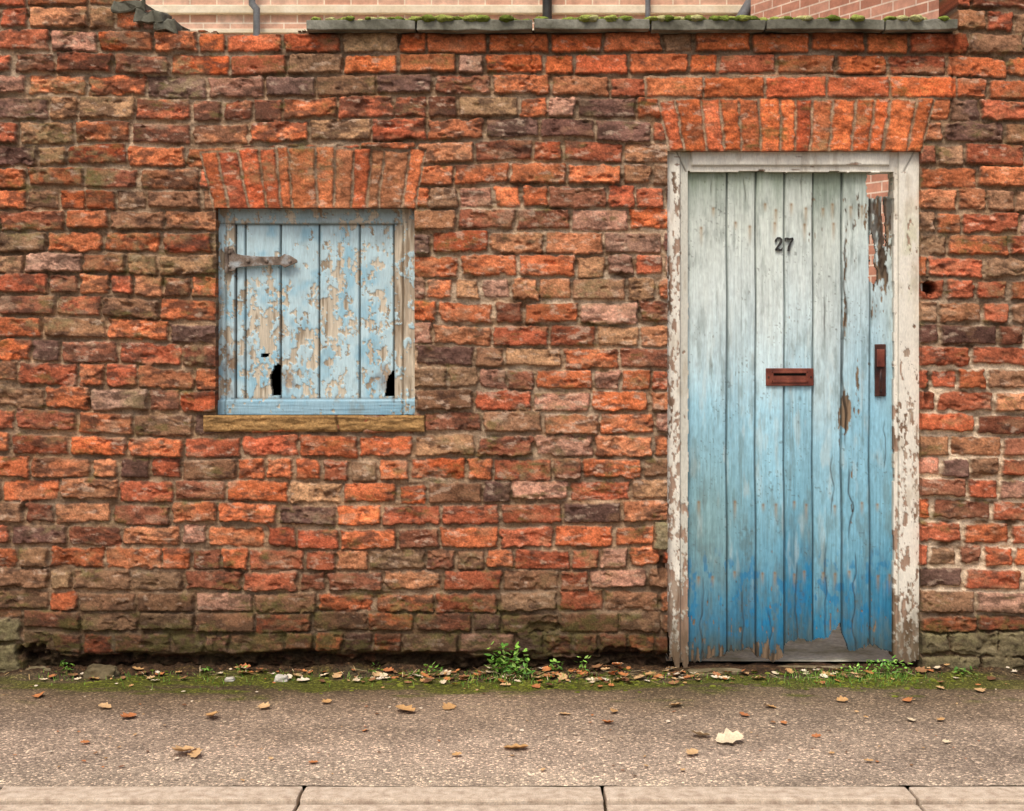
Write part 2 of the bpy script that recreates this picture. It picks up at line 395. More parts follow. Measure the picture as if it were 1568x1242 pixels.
ch=sst(.25,.9,fbm(X/10+k*5,Y/50,4,105)); cc=mix(cc,lin((214,222,214)),ch*.32*sst(960,840,Y))
dirt=sst(.1,.9,fbm(X/9+k*3,Y/40,5,125,.6)+.25*sst(600,900,Y)); cc=mix(cc,lin((104,116,108)),dirt*.4)
strk=sst(.35,.8,fbm(X/2.2+k*7,Y/120,3,126))*sst(.0,.5,fbm(X/25,Y/90,2,127)+.15); cc=mix(cc,lin((96,104,96)),strk*.35)
wood=mix(np.ones(X.shape+(3,))*lin((138,116,92))*(1+.3*grain[...,None]),lin((84,72,58)),sst(.1,.6,fbm(X/5,Y/40,2,106)+.5*sst(940,1000,Y)))
ws=fbm(X/4,Y/40,4,107)*.55+fbm(X/3,Y/9,3,108)*.4
wv=ws+1.0*blob(1294,470,4,110)+1.3*blob(1296,625,7,32)+1.0*blob(1312,600,5,40)+1.0*blob(1290,640,16,22)+1.1*blob(1305,770,5,48)+.6*blob(1340,500,20,120)+.9*blob(1352,410,16,50)+.9*blob(1350,330,26,45)+.8*sst(975,1025,Y)+.5*blob(1150,1000,60,20)+.4*blob(1300,340,30,70)+.5*blob(1250,330,9,60)+.3*sst(820,960,Y)
wm=sst(.84,.93,wv); cc=cc*(1-wm[...,None])+wood*wm[...,None]
cc=mix(cc,lin((90,84,72)),np.exp(-((wv-.84)/.05)**2)*.4)  # dark rim where paint breaks off, painted-in shadow and dirt
bl=sst(.3,.6,fbm(X/8,Y/18,4,109)+.5*blob(1225,905,40,30)+.3*blob(1320,890,45,45)-.1)*sst(820,880,Y)*sst(985,960,Y)
cc=mix(cc,lin((30,124,174)),bl*.65*(1-wm))
crk=np.exp(-((X-(1293+4*fbm(Y/40,Y*0,2,110)))/1.3)**2)*sst(360,380,Y)*sst(700,660,Y)
crk=np.maximum(crk,np.exp(-((X-(1262+2*fbm(Y/40,Y*0,2,111)))/.9)**2)*sst(450,470,Y)*sst(530,500,Y))
crk=np.maximum(crk,np.exp(-((X-(1303+4*fbm(Y/30,Y*0,2,112)))/1.2)**2)*sst(710,730,Y)*sst(840,800,Y))
for s_,(xq,ya,yb) in enumerate([(1075,880,1010),(1136,900,1004),(1180,930,1018),(1220,860,990),(1265,830,985),(1308,840,1000),(1090,270,300),(1140,268,310),(1228,262,300),(1356,640,720),(1276,690,790)]):
    crk=np.maximum(crk,.8*np.exp(-((X-(xq+3*fbm(Y/30,Y*0,2,150+s_)))/.9)**2)*sst(ya,ya+15,Y)*sst(yb+5,yb-10,Y))
cc=mix(cc,lin((66,56,48)),crk*.8); cc=mix(cc,lin((84,76,66)),kn*.5)
stn=.55*sst(.4,1.,blob(1142,830,12,28)+.5*fbm(X/6,Y/8,3,1))+.35*sst(.6,1,fbm(X/18,Y/22,4,113))*sst(700,860,Y)
cc=mix(cc,lin((92,104,94)),np.clip(stn,0,1)*.8)
for ny_,r_ in ((318,5),(345,3),(772,4),(880,5)):
    for kk in range(7):
        for q_ in (-9,10):
            xx=(edges[kk]+edges[kk+1])/2+q_+rng.uniform(-3,3); y2=ny_+rng.uniform(-5,5)
            if rng.random()<.7:
                cc=mix(cc,lin((96,70,48)),.8*np.exp(-((X-xx)/1.6)**2-((Y-y2)/1.8)**2)); 
                cc=mix(cc,lin((170,136,90)),.55*np.exp(-((X-xx)/2.6)**2)*sst(y2-4,y2,Y)*sst(y2+14+rng.uniform(0,24),y2+2,Y))
spk=sst(.84,.9,vn(X/2.6,Y/3.0,115))*sst(.45,.7,vn(X/30,Y/30,116)); cc=mix(cc,lin((80,80,72)),spk*.5)
cc=mix(cc,lin((150,160,130)),.45*np.exp(-((Y-262)/22.)**2))
dkw=sst(300,308,Y)*sst(450,400,Y)*sst(1329,1333,X)*sst(-.4,.3,fbm(X/6,Y/20,3,117)+.3*sst(380,340,Y)); cc=mix(cc,lin((74,60,50))*(1+.3*grain[...,None]),dkw*.85)
cc=mix(cc,lin((58,66,66)),gr*.7)
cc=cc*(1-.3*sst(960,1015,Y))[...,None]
hp=off-gr*5+.45*grain-wm*.8-crk*2.5+.3*fbm(X/30,Y/80,2,118)+(-3)*dkw
bx=[1048,1075,1110,1114,1150,1157,1180,1198,1203,1222,1246,1250,1268,1280,1287,1291,1300,1312,1330,1334,1350,1376]
by=[1014,1010,1002,996,994,1004,1012,1008,984,978,982,976,976,962,952,974,994,996,990,986,996,1000]
mx_=(X[:-1,:-1]+X[1:,1:])/2; my_=(Y[:-1,:-1]+Y[1:,1:])/2
bot=np.interp(mx_,bx,by)+3*fbm(mx_/4,my_*0,3,119)
n_=fbm(mx_/5,my_/9,3,120)
mk=my_<bot
mk&=~((mx_>1327+2*n_)&(mx_<1366+3*n_)&(my_<302+4*n_))
ctr=np.interp(my_,[330,362,400,436],[1336,1335,1337,1338]); wd_=np.interp(my_,[355,366,385,400,425,438],[0,4,6,3,8,0])+1.6*n_
mk&=~((np.abs(mx_-ctr)<wd_)&(my_>356)&(my_<438))
mk&=~((np.abs(mx_-(1352+ (my_-300)*.05))<2.2+1.5*n_)&(my_>300)&(my_<378))
hfield('planks',dx,dy,hp/S,cc,mk,.065,.088,M_wood,door)
for i,pyz in enumerate((345,772,905)):
    x0,_,z=W(1056,pyz,.1);x1,_,_=W(1322 if i==0 else 1366,pyz,.1); box('ledge_%d'%i,x0,x1,.09,.115,z-.05,z+.05,M_stone,door,bev=.003)
fx=np.arange(1012,1420.1,1.3); fy=np.arange(228,1034,1.5); X,Y=np.meshgrid(fx,fy)
LJ=X<1060; RJ=X>1362; HD=(Y<263)
n1=fbm(X/6,Y/20,4,130,.6)*.75+fbm(X/3,Y/5,3,131)*.35
n1h=fbm(X/26,Y/5,4,132)*.8
nn=np.where(HD,n1h,n1)
peel=nn+np.where(RJ,-.3+.42*sst(420,620,Y),0)+.45*sst(820,1000,Y)-.3*np.where(HD,1,0)+np.where(LJ,.3,0)-.7*sst(1040,1044,X)*sst(1062,1050,X)*sst(900,700,Y)
pm=sst(.34,.40,peel)
white=np.ones(X.shape+(3,))*lin((240,235,220))*(1+.06*fbm(X/20,Y/40,3,133)+.05*fbm(X/4,Y/4,2,134))[...,None]
white=mix(white,lin((186,186,132)),.5*np.exp(-((X-1395)/14)**2-((Y-385)/60)**2)*sst(-.5,.5,fbm(X/8,Y/20,3,135)))
white=mix(white,lin((172,176,164)),sst(1040,1046,X)*sst(1062,1050,X)*.5)  # inner rebate strip greyed, its shading painted into the colour
white=mix(white,lin((176,160,134)),sst(.2,.8,fbm(X/10,Y/40,4,145))*.4)
wd=np.ones(X.shape+(3,))*lin((168,140,120))*(1+.25*fbm(X/2,Y/40,3,136))[...,None]
wd=mix(wd,lin((122,98,78)),sst(.2,.7,fbm(X/8,Y/60,3,137)+.4*sst(800,1000,Y)))
wd=mix(wd,lin((190,176,156)),.5*sst(.2,.6,fbm(X/9,Y/30,3,138)))
fc=white*(1-pm[...,None])+wd*pm[...,None]
fc=mix(fc,lin((90,70,52)),.6*np.exp(-((peel-.34)/.03)**2))  # brown rim along peel edges, painted shadow plus dirt
fc=mix(fc,lin((92,78,56)),.75*sst(890,1010,Y+20*fbm(X/8,Y/20,2,139)))
step=np.where(LJ,sst(1041,1043,X),0)+np.where(RJ,sst(1377,1375,X),0)+np.where(HD,sst(252,255,Y)*sst(1045,1050,X)*sst(1377,1372,X),0)
step=np.clip(step,0,1)
joint=np.exp(-((X-(1036+(Y-232)*.5))/1.2)**2)*np.where(HD&LJ,1,0)+np.exp(-((X-(1400-(Y-232)*.5))/1.2)**2)*np.where(HD&RJ,1,0)
fh=-step*5-pm*.9+.25*fbm(X/2,Y/40,2,140)-joint*2+1.2*fbm(X/60,Y/200,2,141)
fc=mix(fc,lin((84,70,58)),joint*.7); fc=mix(fc,lin((120,110,96)),np.exp(-((step-.5)/.3)**2)*.5)
mx_=(X[:-1,:-1]+X[1:,1:])/2; my_=(Y[:-1,:-1]+Y[1:,1:])/2
n_=fbm(mx_/7,my_/26,3,142)
li=1054+.8*n_; lo=1019+sst(860,1000,my_)*(6+6*n_)*np.where(my_>860,1,0)
ri=1370-.8*n_
mk=((mx_<li)&(mx_>lo)&(my_<1014+14*n_+sst(1020,1050,mx_)*10))|((mx_>ri)&(mx_<1413)&(my_<1012+8*n_))|((my_<262+1.2*fbm(mx_/20,my_*0,2,143))&(my_>228)&(mx_>1019)&(mx_<1413))
hfield('frame',fx,fy,fh/S,fc,mk,.03,.12,M_frame,door)
def pb(n,a,b,t,bt,y0,y1,mat,par,bev=.002,rough=0,cuts=0):
    x0,_,z1=W(a,t,y0);x1,_,z0=W(b,bt,y0); return box(n,x0,x1,y0,y1,z0,z1,mat,par,bev,rough,cuts)
pb('letter_plate',1173,1246,564,591,.055,.066,M_copper,door,.003)
pb('letter_flap_rim_top',1182,1237,568.5,571.5,.051,.056,M_copper,door,.001)
pb('letter_flap_rim_bottom',1182,1237,583,586,.051,.056,M_copper,door,.001)
pb('letter_flap_rim_left',1181,1184,568.5,586,.051,.056,M_copper,door,.001)
pb('letter_flap_rim_right',1235,1238,568.5,586,.051,.056,M_copper,door,.001)
pb('letter_slot_shadow',1185,1234,571.5,575,.053,.056,M_black,door,.0005)
for i,xq in enumerate((1177,1242)): pb('screw_%d'%i,xq-1.5,xq+1.5,576,579,.052,.057,M_dkiron,door,.001)
pb('handle_plate',1340,1357,527,607,.054,.066,M_dkiron,door,.003,.0008,3)
pb('handle_lock',1343,1355,535,562,.046,.056,M_copper,door,.003)
def tube(name,pts,r,mat,parent,seg=10):
    cu=bpy.data.curves.new(name,'CURVE'); cu.dimensions='3D'; cu.bevel_depth=1; cu.bevel_resolution=3; cu.use_fill_caps=True
    sp=cu.splines.new('POLY'); sp.points.add(len(pts)-1)
    for i,p in enumerate(pts):
        sp.points[i].co=(*p,1); sp.points[i].radius=r[i] if isinstance(r,(list,tuple)) else r
    o=bpy.data.objects.new(name,cu); link(o); dg=bpy.context.evaluated_depsgraph_get()
    me=bpy.data.meshes.new_from_object(o.evaluated_get(dg)); bpy.data.objects.remove(o)
    for p in me.polygons: p.use_smooth=True
    me.materials.clear(); me.materials.append(mat); return link(bpy.data.objects.new(name,me),parent)
tube('handle_grip',[W(1349,566,.055),W(1349,569,.03),W(1348.5,575,.02),W(1348.5,590,.02),W(1349,597,.03),W(1349,600,.055)],[.004,.004,.005,.005,.004,.004],M_dkiron,door)
def stroke(name,pts,ws):
    bm=bmesh.new(); rr=[]
    for i,(x,y) in enumerate(pts):
        a=pts[max(0,i-1)];b=pts[min(len(pts)-1,i+1)]; t=Vector((b[0]-a[0],b[1]-a[1])).normalized(); n=Vector((-t.y,t.x))*ws[i]/2
        rr.append([bm.verts.new(W(x+s*n.x,y+s*n.y,yy_)) for s,yy_ in ((-1,.062),(1,.062),(1,.056),(-1,.056))])
    for a,b in zip(rr[:-1],rr[1:]):
        for q in range(4): bm.faces.new((a[q],a[(q+1)%4],b[(q+1)%4],b[q]))
    bm.faces.new(rr[0]);bm.faces.new(rr[-1][::-1]); bmesh.ops.recalc_face_normals(bm,faces=bm.faces)
    return mesh_obj(name,bm,M_num,door)
stroke('numeral_2',[(1188,370),(1188.6,366.5),(1191,364.2),(1194,364.2),(1196.3,366.5),(1196.2,370),(1194,374),(1190.5,378.5),(1187.5,382.3),(1187.5,382.6),(1191,381.8),(1194,383),(1197,382.6),(1198,379)],[4,3,2.2,2.4,3.6,4,3.8,2.6,2.2,3,4,4.2,3,1.4])
stroke('numeral_7',[(1202,370),(1202.5,365.5),(1205,365.5),(1209,366.5),(1214.5,365),(1214.3,366),(1210.5,372),(1208,378),(1207.3,385)],[1.6,3,4,3.4,3,2.4,2.8,3.6,4])

# ================================================================= WINDOW
win=empty('shuttered_window')
wx_=np.arange(324,642,1.2); wy_=np.arange(312,642,1.2); X,Y=np.meshgrid(wx_,wy_)
E=np.array([300,361,376,430,489,551,604,660.])
k=np.clip(np.searchsorted(E,X)-1,0,6)
fr=(X<361)|(X>604)|(Y<344)|(Y>610)
de=np.minimum(X-E[k],E[np.clip(k+1,0,7)]-X); gr=sst(2.2,.5,de)*np.where(fr,0,1)
grain=fbm(X/2+k*13,Y/50,3,201); grainh=fbm(X/50,Y/2,3,202)
horz=((Y<344)|(Y>610))&(X>345)&(X<620)
grain=np.where(horz,grainh,grain)
pn=fbm(X/9,Y/15,5,203,.62)*.85+fbm(X/3,Y/4,2,204)*.25
pv=pn+.45*blob(400,500,34,80)+.4*blob(460,540,30,60)+.45*blob(510,520,22,70)+.5*blob(590,560,20,60)+.25*blob(530,420,60,60)-.5*blob(405,365,60,25)-.3*blob(460,400,30,50)+.25*sst(560,605,Y)-.05
pv=np.where(fr,pn+.14+np.where(X>604,.5,0)+np.where((X<361),.18,0)-.4*sst(608,612,Y),pv)
pm=sst(.30,.35,pv)
paint=np.ones(X.shape+(3,))*lin((190,216,222))*(1+.06*grain+.07*fbm(X/20,Y/30,2,205))[...,None]
paint=mix(paint,lin((156,198,214)),sst(0,.8,fbm(X/22,Y/30,3,206)))
paint=mix(paint,lin((140,180,198)),sst(606,612,Y)*.7)
paint=mix(paint,lin((160,172,168)),sst(352,340,Y)*.6)
paint=mix(paint,lin((146,158,156)),sst(.2,.8,fbm(X/12,Y/16,4,211))*np.where(fr,.65,.25))
wood=np.ones(X.shape+(3,))*lin((206,194,172))*(1+.22*grain)[...,None]
wood=mix(wood,lin((156,140,118)),sst(.1,.7,fbm(X/5,Y/45,3,207)))
wood=mix(wood,lin((140,118,94)),np.where((X<361)|(X>604),.5,0)*sst(-.4,.4,fbm(X/6,Y/40,3,208)))
wc=paint*(1-pm[...,None])+wood*pm[...,None]
wc=mix(wc,lin((104,92,78)),.65*np.exp(-((pv-.305)/.022)**2))  # edge shadow and dirt painted along the peel outline
rs=sst(.3,.9,.9*blob(590,585,22,30)+.7*blob(435,585,22,35)+.8*blob(350,560,14,60)+.5*blob(375,545,12,25)+.3*fbm(X/7,Y/12,3,209)); wc=mix(wc,lin((118,84,56)),rs*.6)
wc=mix(wc,lin((50,46,42)),gr*.8)
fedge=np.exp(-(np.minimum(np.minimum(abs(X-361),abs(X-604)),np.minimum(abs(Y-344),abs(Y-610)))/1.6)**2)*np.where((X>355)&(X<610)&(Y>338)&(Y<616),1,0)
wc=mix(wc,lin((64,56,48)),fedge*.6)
mold=np.exp(-((X-347)/1.3)**2)*sst(344,348,Y)+np.exp(-((X-618)/1.3)**2)*sst(344,348,Y)
hh_=np.where(fr,sst(344,342,Y)*6+np.where(Y>=344,5,0),rng.normal(0,.7,7)[k])
hh_=np.where(X>618,8,hh_)+np.where((Y>612),5,0)
hw_=hh_-gr*5-pm*.9+.35*grain-mold*3
wc=mix(wc,lin((80,70,58)),mold*.5)
mx_=(X[:-1,:-1]+X[1:,1:])/2; my_=(Y[:-1,:-1]+Y[1:,1:])/2
n_=fbm(mx_/6,my_/12,3,210)
mk=np.ones(mx_.shape,bool)
mk&=~((my_>558+4*n_)&(my_<606)&(mx_>np.interp(my_,[556,575,606],[421,414,417])+2*n_)&(mx_<429.5))
mk&=~((my_>568+4*n_)&(my_<607)&(mx_>np.interp(my_,[560,585,607],[600,594,588])+2*n_)&(mx_<604))
mk&=~((abs(my_-544)<3+1.5*n_)&(mx_>400)&(mx_<412+2*n_))
hfield('shutter_boards',wx_,wy_,hw_/S,wc,mk,.065,.1,M_wood,win)
sx=np.arange(312,651,1.3); sy=np.arange(636,662,1.3); X,Y=np.meshgrid(sx,sy)
sc=np.ones(X.shape+(3,))*lin((172,134,86))*(1+.25*fbm(X/14,Y/4,4,220)+.2*fbm(X/3,Y/2,2,221))[...,None]
sc=mix(sc,lin((104,80,50)),sst(.0,.6,fbm(X/30,Y/5,4,222))*.7); sj=np.exp(-((X-517-(Y-648)*.2)/2)**2); sc=mix(sc,lin((50,36,24)),sj*.8)
sc=mix(sc,lin((90,64,40)),np.exp(-((Y-641-2*fbm(X/40,Y*0,2,223))/1.6)**2)*.5)
ee=np.minimum(np.minimum(X-312,650-X),np.minimum(Y-636,661-Y))
hfield('sill',sx,sy,(4.5+1.6*fbm(X/16,Y/5,3,224)-sj*3-2*sst(3,0,ee))/S,sc,np.ones((len(sy)-1,len(sx)-1),bool),0.0,.08,M_wall,win)
x0,_,z1=W(322,305,.12);x1,_,z0=W(645,648,.12)
bm=bmesh.new(); vs=[bm.verts.new(p) for p in [(x0,.104,z0),(x1,.104,z0),(x1,.104,z1),(x0,.104,z1),(x0,.9,z0),(x1,.9,z0),(x1,.9,z1),(x0,.9,z1)]]
for f in ((4,5,6,7),(0,1,5,4),(1,2,6,5),(2,3,7,6),(3,0,4,7)): bm.faces.new([vs[i] for i in f])
mesh_obj('interior_dark_box',bm,M_black,win)  # box added behind the shutter, coloured black so its holes look unlit
bm=bmesh.new(); outl=[(345,381),(357,380),(360,388),(372,391),(400,393),(430,393),(436,389),(444,391),(455,398),(456,402),(444,407),(436,410),(430,406),(400,407),(372,409),(362,410),(358,416),(345,415)]
vs=[bm.verts.new(W(x,y,.048)) for x,y in outl]; f=bm.faces.new(vs[::-1])
r=bmesh.ops.extrude_face_region(bm,geom=[f]); 
for v in r['geom']:
    if isinstance(v,bmesh.types.BMVert): v.co.y-=.007
bmesh.ops.recalc_face_normals(bm,faces=bm.faces); bmesh.ops.bevel(bm,geom=bm.edges[:],offset=.0015,segments=1,affect='EDGES')
mesh_obj('strap_hinge',bm,M_rust,win)
for i,(x,y) in enumerate([(351,387),(351,408),(380,400),(408,400),(444,400)]):
    bm=bmesh.new(); bmesh.ops.create_uvsphere(bm,u_segments=12,v_segments=8,radius=.0075)
    for v in bm.verts: v.co.y*=.6
    bmesh.ops.translate(bm,verts=bm.verts,vec=W(x,y,.040)); mesh_obj('hinge_bolt_%d'%i,bm,M_rust,win,True)
tube('hinge_knuckle',[W(347,378,.042),W(347,418,.042)],.008,M_rust,win)

# ================================================================= GROUND
def grid_mesh(name,gx,gy,zf,cf,mat,parent=None):
    X,Y=np.meshgrid(gx,gy); Z=zf(X,Y); C=cf(X,Y); ny,nx=X.shape
    idx=np.arange(nx*ny).reshape(ny,nx); F=np.stack([idx[:-1,:-1].ravel(),idx[:-1,1:].ravel(),idx[1:,1:].ravel(),idx[1:,:-1].ravel()],1)
    me=bpy.data.meshes.new(name); me.vertices.add(nx*ny); me.vertices.foreach_set('co',np.stack([X.ravel(),Y.ravel(),Z.ravel()],1).astype(np.float32).ravel())
    me.loops.add(len(F)*4); me.loops.foreach_set('vertex_index',F.astype(np.int32).ravel()); me.polygons.add(len(F)); me.polygons.foreach_set('loop_start',np.arange(len(F),dtype=np.int32)*4)
    me.update(calc_edges=True); me.polygons.foreach_set('use_smooth',np.ones(len(F),bool))
    ca=me.color_attributes.new('Col','FLOAT_COLOR','POINT'); a=np.ones((nx*ny,4),np.float32); a[:,:3]=np.clip(C.reshape(-1,3),0,1); ca.data.foreach_set('color',a.ravel())
    me.materials.append(mat); return link(bpy.data.objects.new(name,me),parent)
def asphalt_mat(name):
    m,nt,b=new_mat(name); L=nt.links;N=nt.nodes
    tc=N.new('ShaderNodeTexCoord'); at=N.new('ShaderNodeAttribute'); at.attribute_name='Col'
    vo=N.new('ShaderNodeTexVoronoi'); vo.inputs['Scale'].default_value=150; L.new(tc.outputs['Object'],vo.inputs['Vector'])
    vo2=N.new('ShaderNodeTexVoronoi'); vo2.inputs['Scale'].default_value=150; vo2.feature='DISTANCE_TO_EDGE'; L.new(tc.outputs['Object'],vo2.inputs['Vector'])
    cr=N.new('ShaderNodeValToRGB'); el=cr.color_ramp.elements; el[0].position=0; el[0].color=(.45,.43,.41,1); el[1].position=1; el[1].color=(2.1,2.05,1.9,1)
    for p,cl in ((.25,(.68,.66,.63,1)),(.6,(.93,.91,.87,1)),(.85,(1.2,1.17,1.1,1))): e=el.new(p); e.color=cl
    sp=N.new('ShaderNodeSeparateColor'); L.new(vo.outputs['Color'],sp.inputs[0]); L.new(sp.outputs[0],cr.inputs[0])
    gp=N.new('ShaderNodeMapRange'); gp.inputs[1].default_value=0; gp.inputs[2].default_value=.16; gp.inputs[3].default_value=.55; gp.inputs[4].default_value=1.1; L.new(vo2.outputs['Distance'],gp.inputs[0])
    m1=N.new('ShaderNodeVectorMath'); m1.operation='MULTIPLY'; L.new(at.outputs['Color'],m1.inputs[0]); L.new(cr.outputs[0],m1.inputs[1])
    m2=N.new('ShaderNodeVectorMath'); m2.operation='SCALE'; L.new(m1.outputs[0],m2.inputs[0]); L.new(gp.outputs[0],m2.inputs['Scale'])
    L.new(m2.outputs[0],b.inputs['Base Color']); b.inputs['Roughness'].default_value=.85; b.inputs['Specular IOR Level'].default_value=.2
    bp=N.new('ShaderNodeBump'); bp.inputs['Strength'].default_value=.8; bp.inputs['Distance'].default_value=.0025
    ad=N.new('ShaderNodeMath'); ad.operation='ADD'; L.new(gp.outputs[0],ad.inputs[0]); L.new(sp.outputs[1],ad.inputs[1]); L.new(ad.outputs[0],bp.inputs['Height']); L.new(bp.outputs[0],b.inputs['Normal'])
    return m
M_asph=asphalt_mat('asphalt')
KY=-1.24
gx=np.concatenate([np.arange(-8,-2.4,.08),np.arange(-2.4,2.4,.006),np.arange(2.4,8,.08)]); gy=np.concatenate([np.arange(KY,-.3,.012),np.arange(-.3,.121,.005)])
def zf(X,Y):
    t=sst(-.10,-.0,Y+.03*fbm(X*6,Y*6,3,301)); dm=np.where((X>.58)&(X<1.5),.35,1)
    return .004*fbm(X*1.2,Y*1.5,2,302)+.0015*fbm(X*12,Y*12,2,303)+t*dm*(.014+.020*fbm(X*14,Y*20,4,304))
def cf(X,Y):
    f=(Y-KY)/(-KY)
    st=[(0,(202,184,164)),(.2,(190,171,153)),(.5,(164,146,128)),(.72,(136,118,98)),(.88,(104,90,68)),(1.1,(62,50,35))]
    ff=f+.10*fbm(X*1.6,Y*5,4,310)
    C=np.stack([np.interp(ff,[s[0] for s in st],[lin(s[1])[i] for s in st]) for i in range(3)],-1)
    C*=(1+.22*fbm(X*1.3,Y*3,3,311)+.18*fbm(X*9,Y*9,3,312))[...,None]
    mo=sst(-.15,.45,fbm(X*6,Y*16,5,313,.6)+1.2*np.exp(-((f-.875)/.075)**2)-.45)*sst(.6,.75,f)*sst(-2.2,-1.5,X)*sst(2.2,1.5,X); C=mix(C,lin((98,104,36)),mo*.85)
    so=sst(-.06,-.015,Y+.03*fbm(X*9,Y*9,3,314)); C=mix(C,lin((76,56,38))*(1+.5*fbm(X*60,Y*60,2,315)[...,None]),so*.85)
    return C
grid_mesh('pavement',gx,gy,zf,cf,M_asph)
flatc=lambda c_:(lambda X,Y:np.ones(X.shape+(3,))*lin(c_)*(1+.15*fbm(X*1.5,Y*1.5,3,320))[...,None])
grid_mesh('road',np.linspace(-30,30,120),np.linspace(-9,KY-.10,40),lambda X,Y:X*0-.1,flatc((120,114,108)),M_asph)
M_gr=attr_mat('ground_soil',.95,8,.3,.5,.01,.1,color=[(70,66,44),(96,92,62),(120,112,84)])
bm=bmesh.new(); bmesh.ops.create_grid(bm,x_segments=40,y_segments=40,size=400)
for v in bm.verts: v.co.z=-.112
mesh_obj('ground',bm,M_gr)
M_yard=attr_mat('yard_concrete',.95,60,.3,.5,.003,.1,color=[(160,158,128),(194,192,168),(212,210,192)])
bm=bmesh.new(); bmesh.ops.create_grid(bm,x_segments=30,y_segments=30,size=1)
for v in bm.verts: v.co=Vector((v.co.x*9,.12+(v.co.y+1)*3.3,.012+.004*mnoise.noise(v.co*9)))
mesh_obj('yard',bm,M_yard)
kerb=empty('kerb'); 
jx=[G(p,1205)[0] for p in (-450,5,466,922,1388,1850)]
jx=[jx[0]-4,jx[0]-2.2]+jx+[jx[-1]+1.1,jx[-1]+3.2]
M_seam=attr_mat('dark_joint_dirt',.95,80,.3,.4,.002,.05,color=[(52,44,36),(74,64,50)])
for i,(a,b) in enumerate(zip(jx[:-1],jx[1:])):
    dz=random.uniform(-.0015,.0015)
    box('kerb_stone_%d'%i,a+.004,b-.004,KY-.108,KY-.004,-.2,.004+dz,M_kerb,kerb,bev=.006,rough=.002,cuts=7)
    box('kerb_face_%d'%i,a+.004,b-.004,KY-.185,KY-.118,-.2,-.006+dz,M_kerb,kerb,bev=.006,rough=.002,cuts=7)
box('kerb_bedding',jx[0],jx[-1],KY-.15,KY-.01,-.21,-.022,M_seam,kerb,bev=0)
def rock(name,px,py,sx_,sy_,sz_,mat,seed):
    bm=bmesh.new(); bmesh.ops.create_icosphere(bm,subdivisions=4,radius=1)
    for v in bm.verts:
        q=v.co.copy(); q=Vector([math.copysign(abs(t)**.6,t) for t in q]); q*=1+.3*mnoise.noise(q*1.5+Vector((seed,0,0)))+.1*mnoise.noise(q*5)
        v.co=Vector((q.x*sx_,q.y*sy_,q.z*sz_))
    g=G(px,py); bmesh.ops.translate(bm,verts=bm.verts,vec=(g[0],g[1],sz_*.4)); return mesh_obj(name,bm,mat,None,True)
M_kst=attr_mat('base_stone',.95,70,.35,.8,.004,.1,color=[(86,76,56),(120,108,82),(146,134,108)])
rock('threshold_stone',1096,1032,.10,.03,.012,M_kst,1)
rock('stone',155,1036,.055,.03,.028,M_kst,5)
rock('pebble',431,1042,.024,.018,.014,M_pebble,9)
rock('pebble',352,1042,.018,.014,.008,M_pebble,12)
rock('stone',60,1030,.05,.03,.014,M_kst,15)
rock('stone',1240,1023,.13,.02,.005,M_kst,19)

LB=Batch(); lc=[(204,160,106),(186,120,76),(232,212,178),(156,114,78),(212,174,126),(122,86,60),(236,220,194),(202,132,80)]
def gl(px,py,L,seed=None,lob=True,col=None):
    g=G(px,py); z=float(zf(np.array([[g[0]]]),np.array([[min(g[1],.1)]]))[0,0])
    a=random.uniform(0,6.28)
    LB.leaf((g[0]-L*.5*math.cos(a),g[1]-L*.5*math.sin(a),z+.004),L,L*random.uniform(.5,.85),a,random.uniform(-.2,.1),random.uniform(-.3,.3),lin(col or random.choice(lc)),random.uniform(.1,.6),lob)
for px,py,L in [(280,1156,.08),(300,1158,.06),(620,1091,.075),(687,1085,.06),(790,1149,.075),(1118,1139,.085),(1072,1130,.06),(1060,1158,.045),(1035,1083,.055),(197,1100,.055),(325,1100,.065),(1140,1098,.04),(930,1108,.04),(940,1092,.045),(60,1068,.05),(405,1085,.045),(160,1085,.045),(500,1078,.04),(865,1095,.04),(1180,1085,.04),(1290,1075,.04),(1390,1075,.04),(1500,1060,.045),(1250,1130,.03),(1450,1140,.03),(700,1160,.03),(480,1170,.03),(130,1140,.03),(1440,1105,.035),(1395,1105,.035),(1200,1110,.03),(560,1120,.03),(1330,1170,.03)]: gl(px,py,L,col=random.choice([lc[0],lc[4],lc[7],lc[2],lc[1]]))
for i in range(300):
    gl(random.choice([random.uniform(60,1560),random.gauss(850,190)]),1032+abs(random.gauss(0,8)),random.uniform(.012,.048))
for i in range(180): gl(random.uniform(-200,1700),random.uniform(1045,1200),random.uniform(.006,.018))
for i in range(160):
    g=G(random.gauss(820,330),1036+abs(random.gauss(0,6))); LB.leaf((g[0],g[1],.02),random.uniform(.02,.07),.003,random.uniform(0,6.28),random.uniform(-.2,.2),0,lin(random.choice([(190,160,110),(120,90,60),(210,190,150)])),.1)
LB.make('fallen_leaves',M_leaf)
gc=[(106,150,56),(130,175,72),(80,122,46),(150,182,92),(96,138,66)]
def weed(px,py,wpx,hpx,n,Ls,bright=1.0):
    b=Batch(); g=G(px,py)
    for i in range(n):
        a=random.uniform(0,6.28); rr=random.random()**.6*wpx/2/S; zz=random.random()*hpx/S
        p=(g[0]+rr*math.cos(a),g[1]+.4*rr*math.sin(a),.012+zz)
        b.leaf(p,random.uniform(.6,1.2)*Ls,random.uniform(.35,.6)*Ls,random.uniform(0,6.28),random.uniform(-.9,.3),random.uniform(-.5,.5),lin(random.choice(gc),bright*random.uniform(.7,1.1)),.4)
        if i%3==0: b.blade((g[0],g[1],.0),max(.01,zz),.003,p[0]-g[0],p[1]-g[1],lin((110,120,60)))
    b.make('weed_plant',M_leaf)
weed(778,1036,62,42,90,.026,1.4); weed(760,1036,30,20,30,.022,1.3); weed(800,1040,40,14,30,.022,1.3)
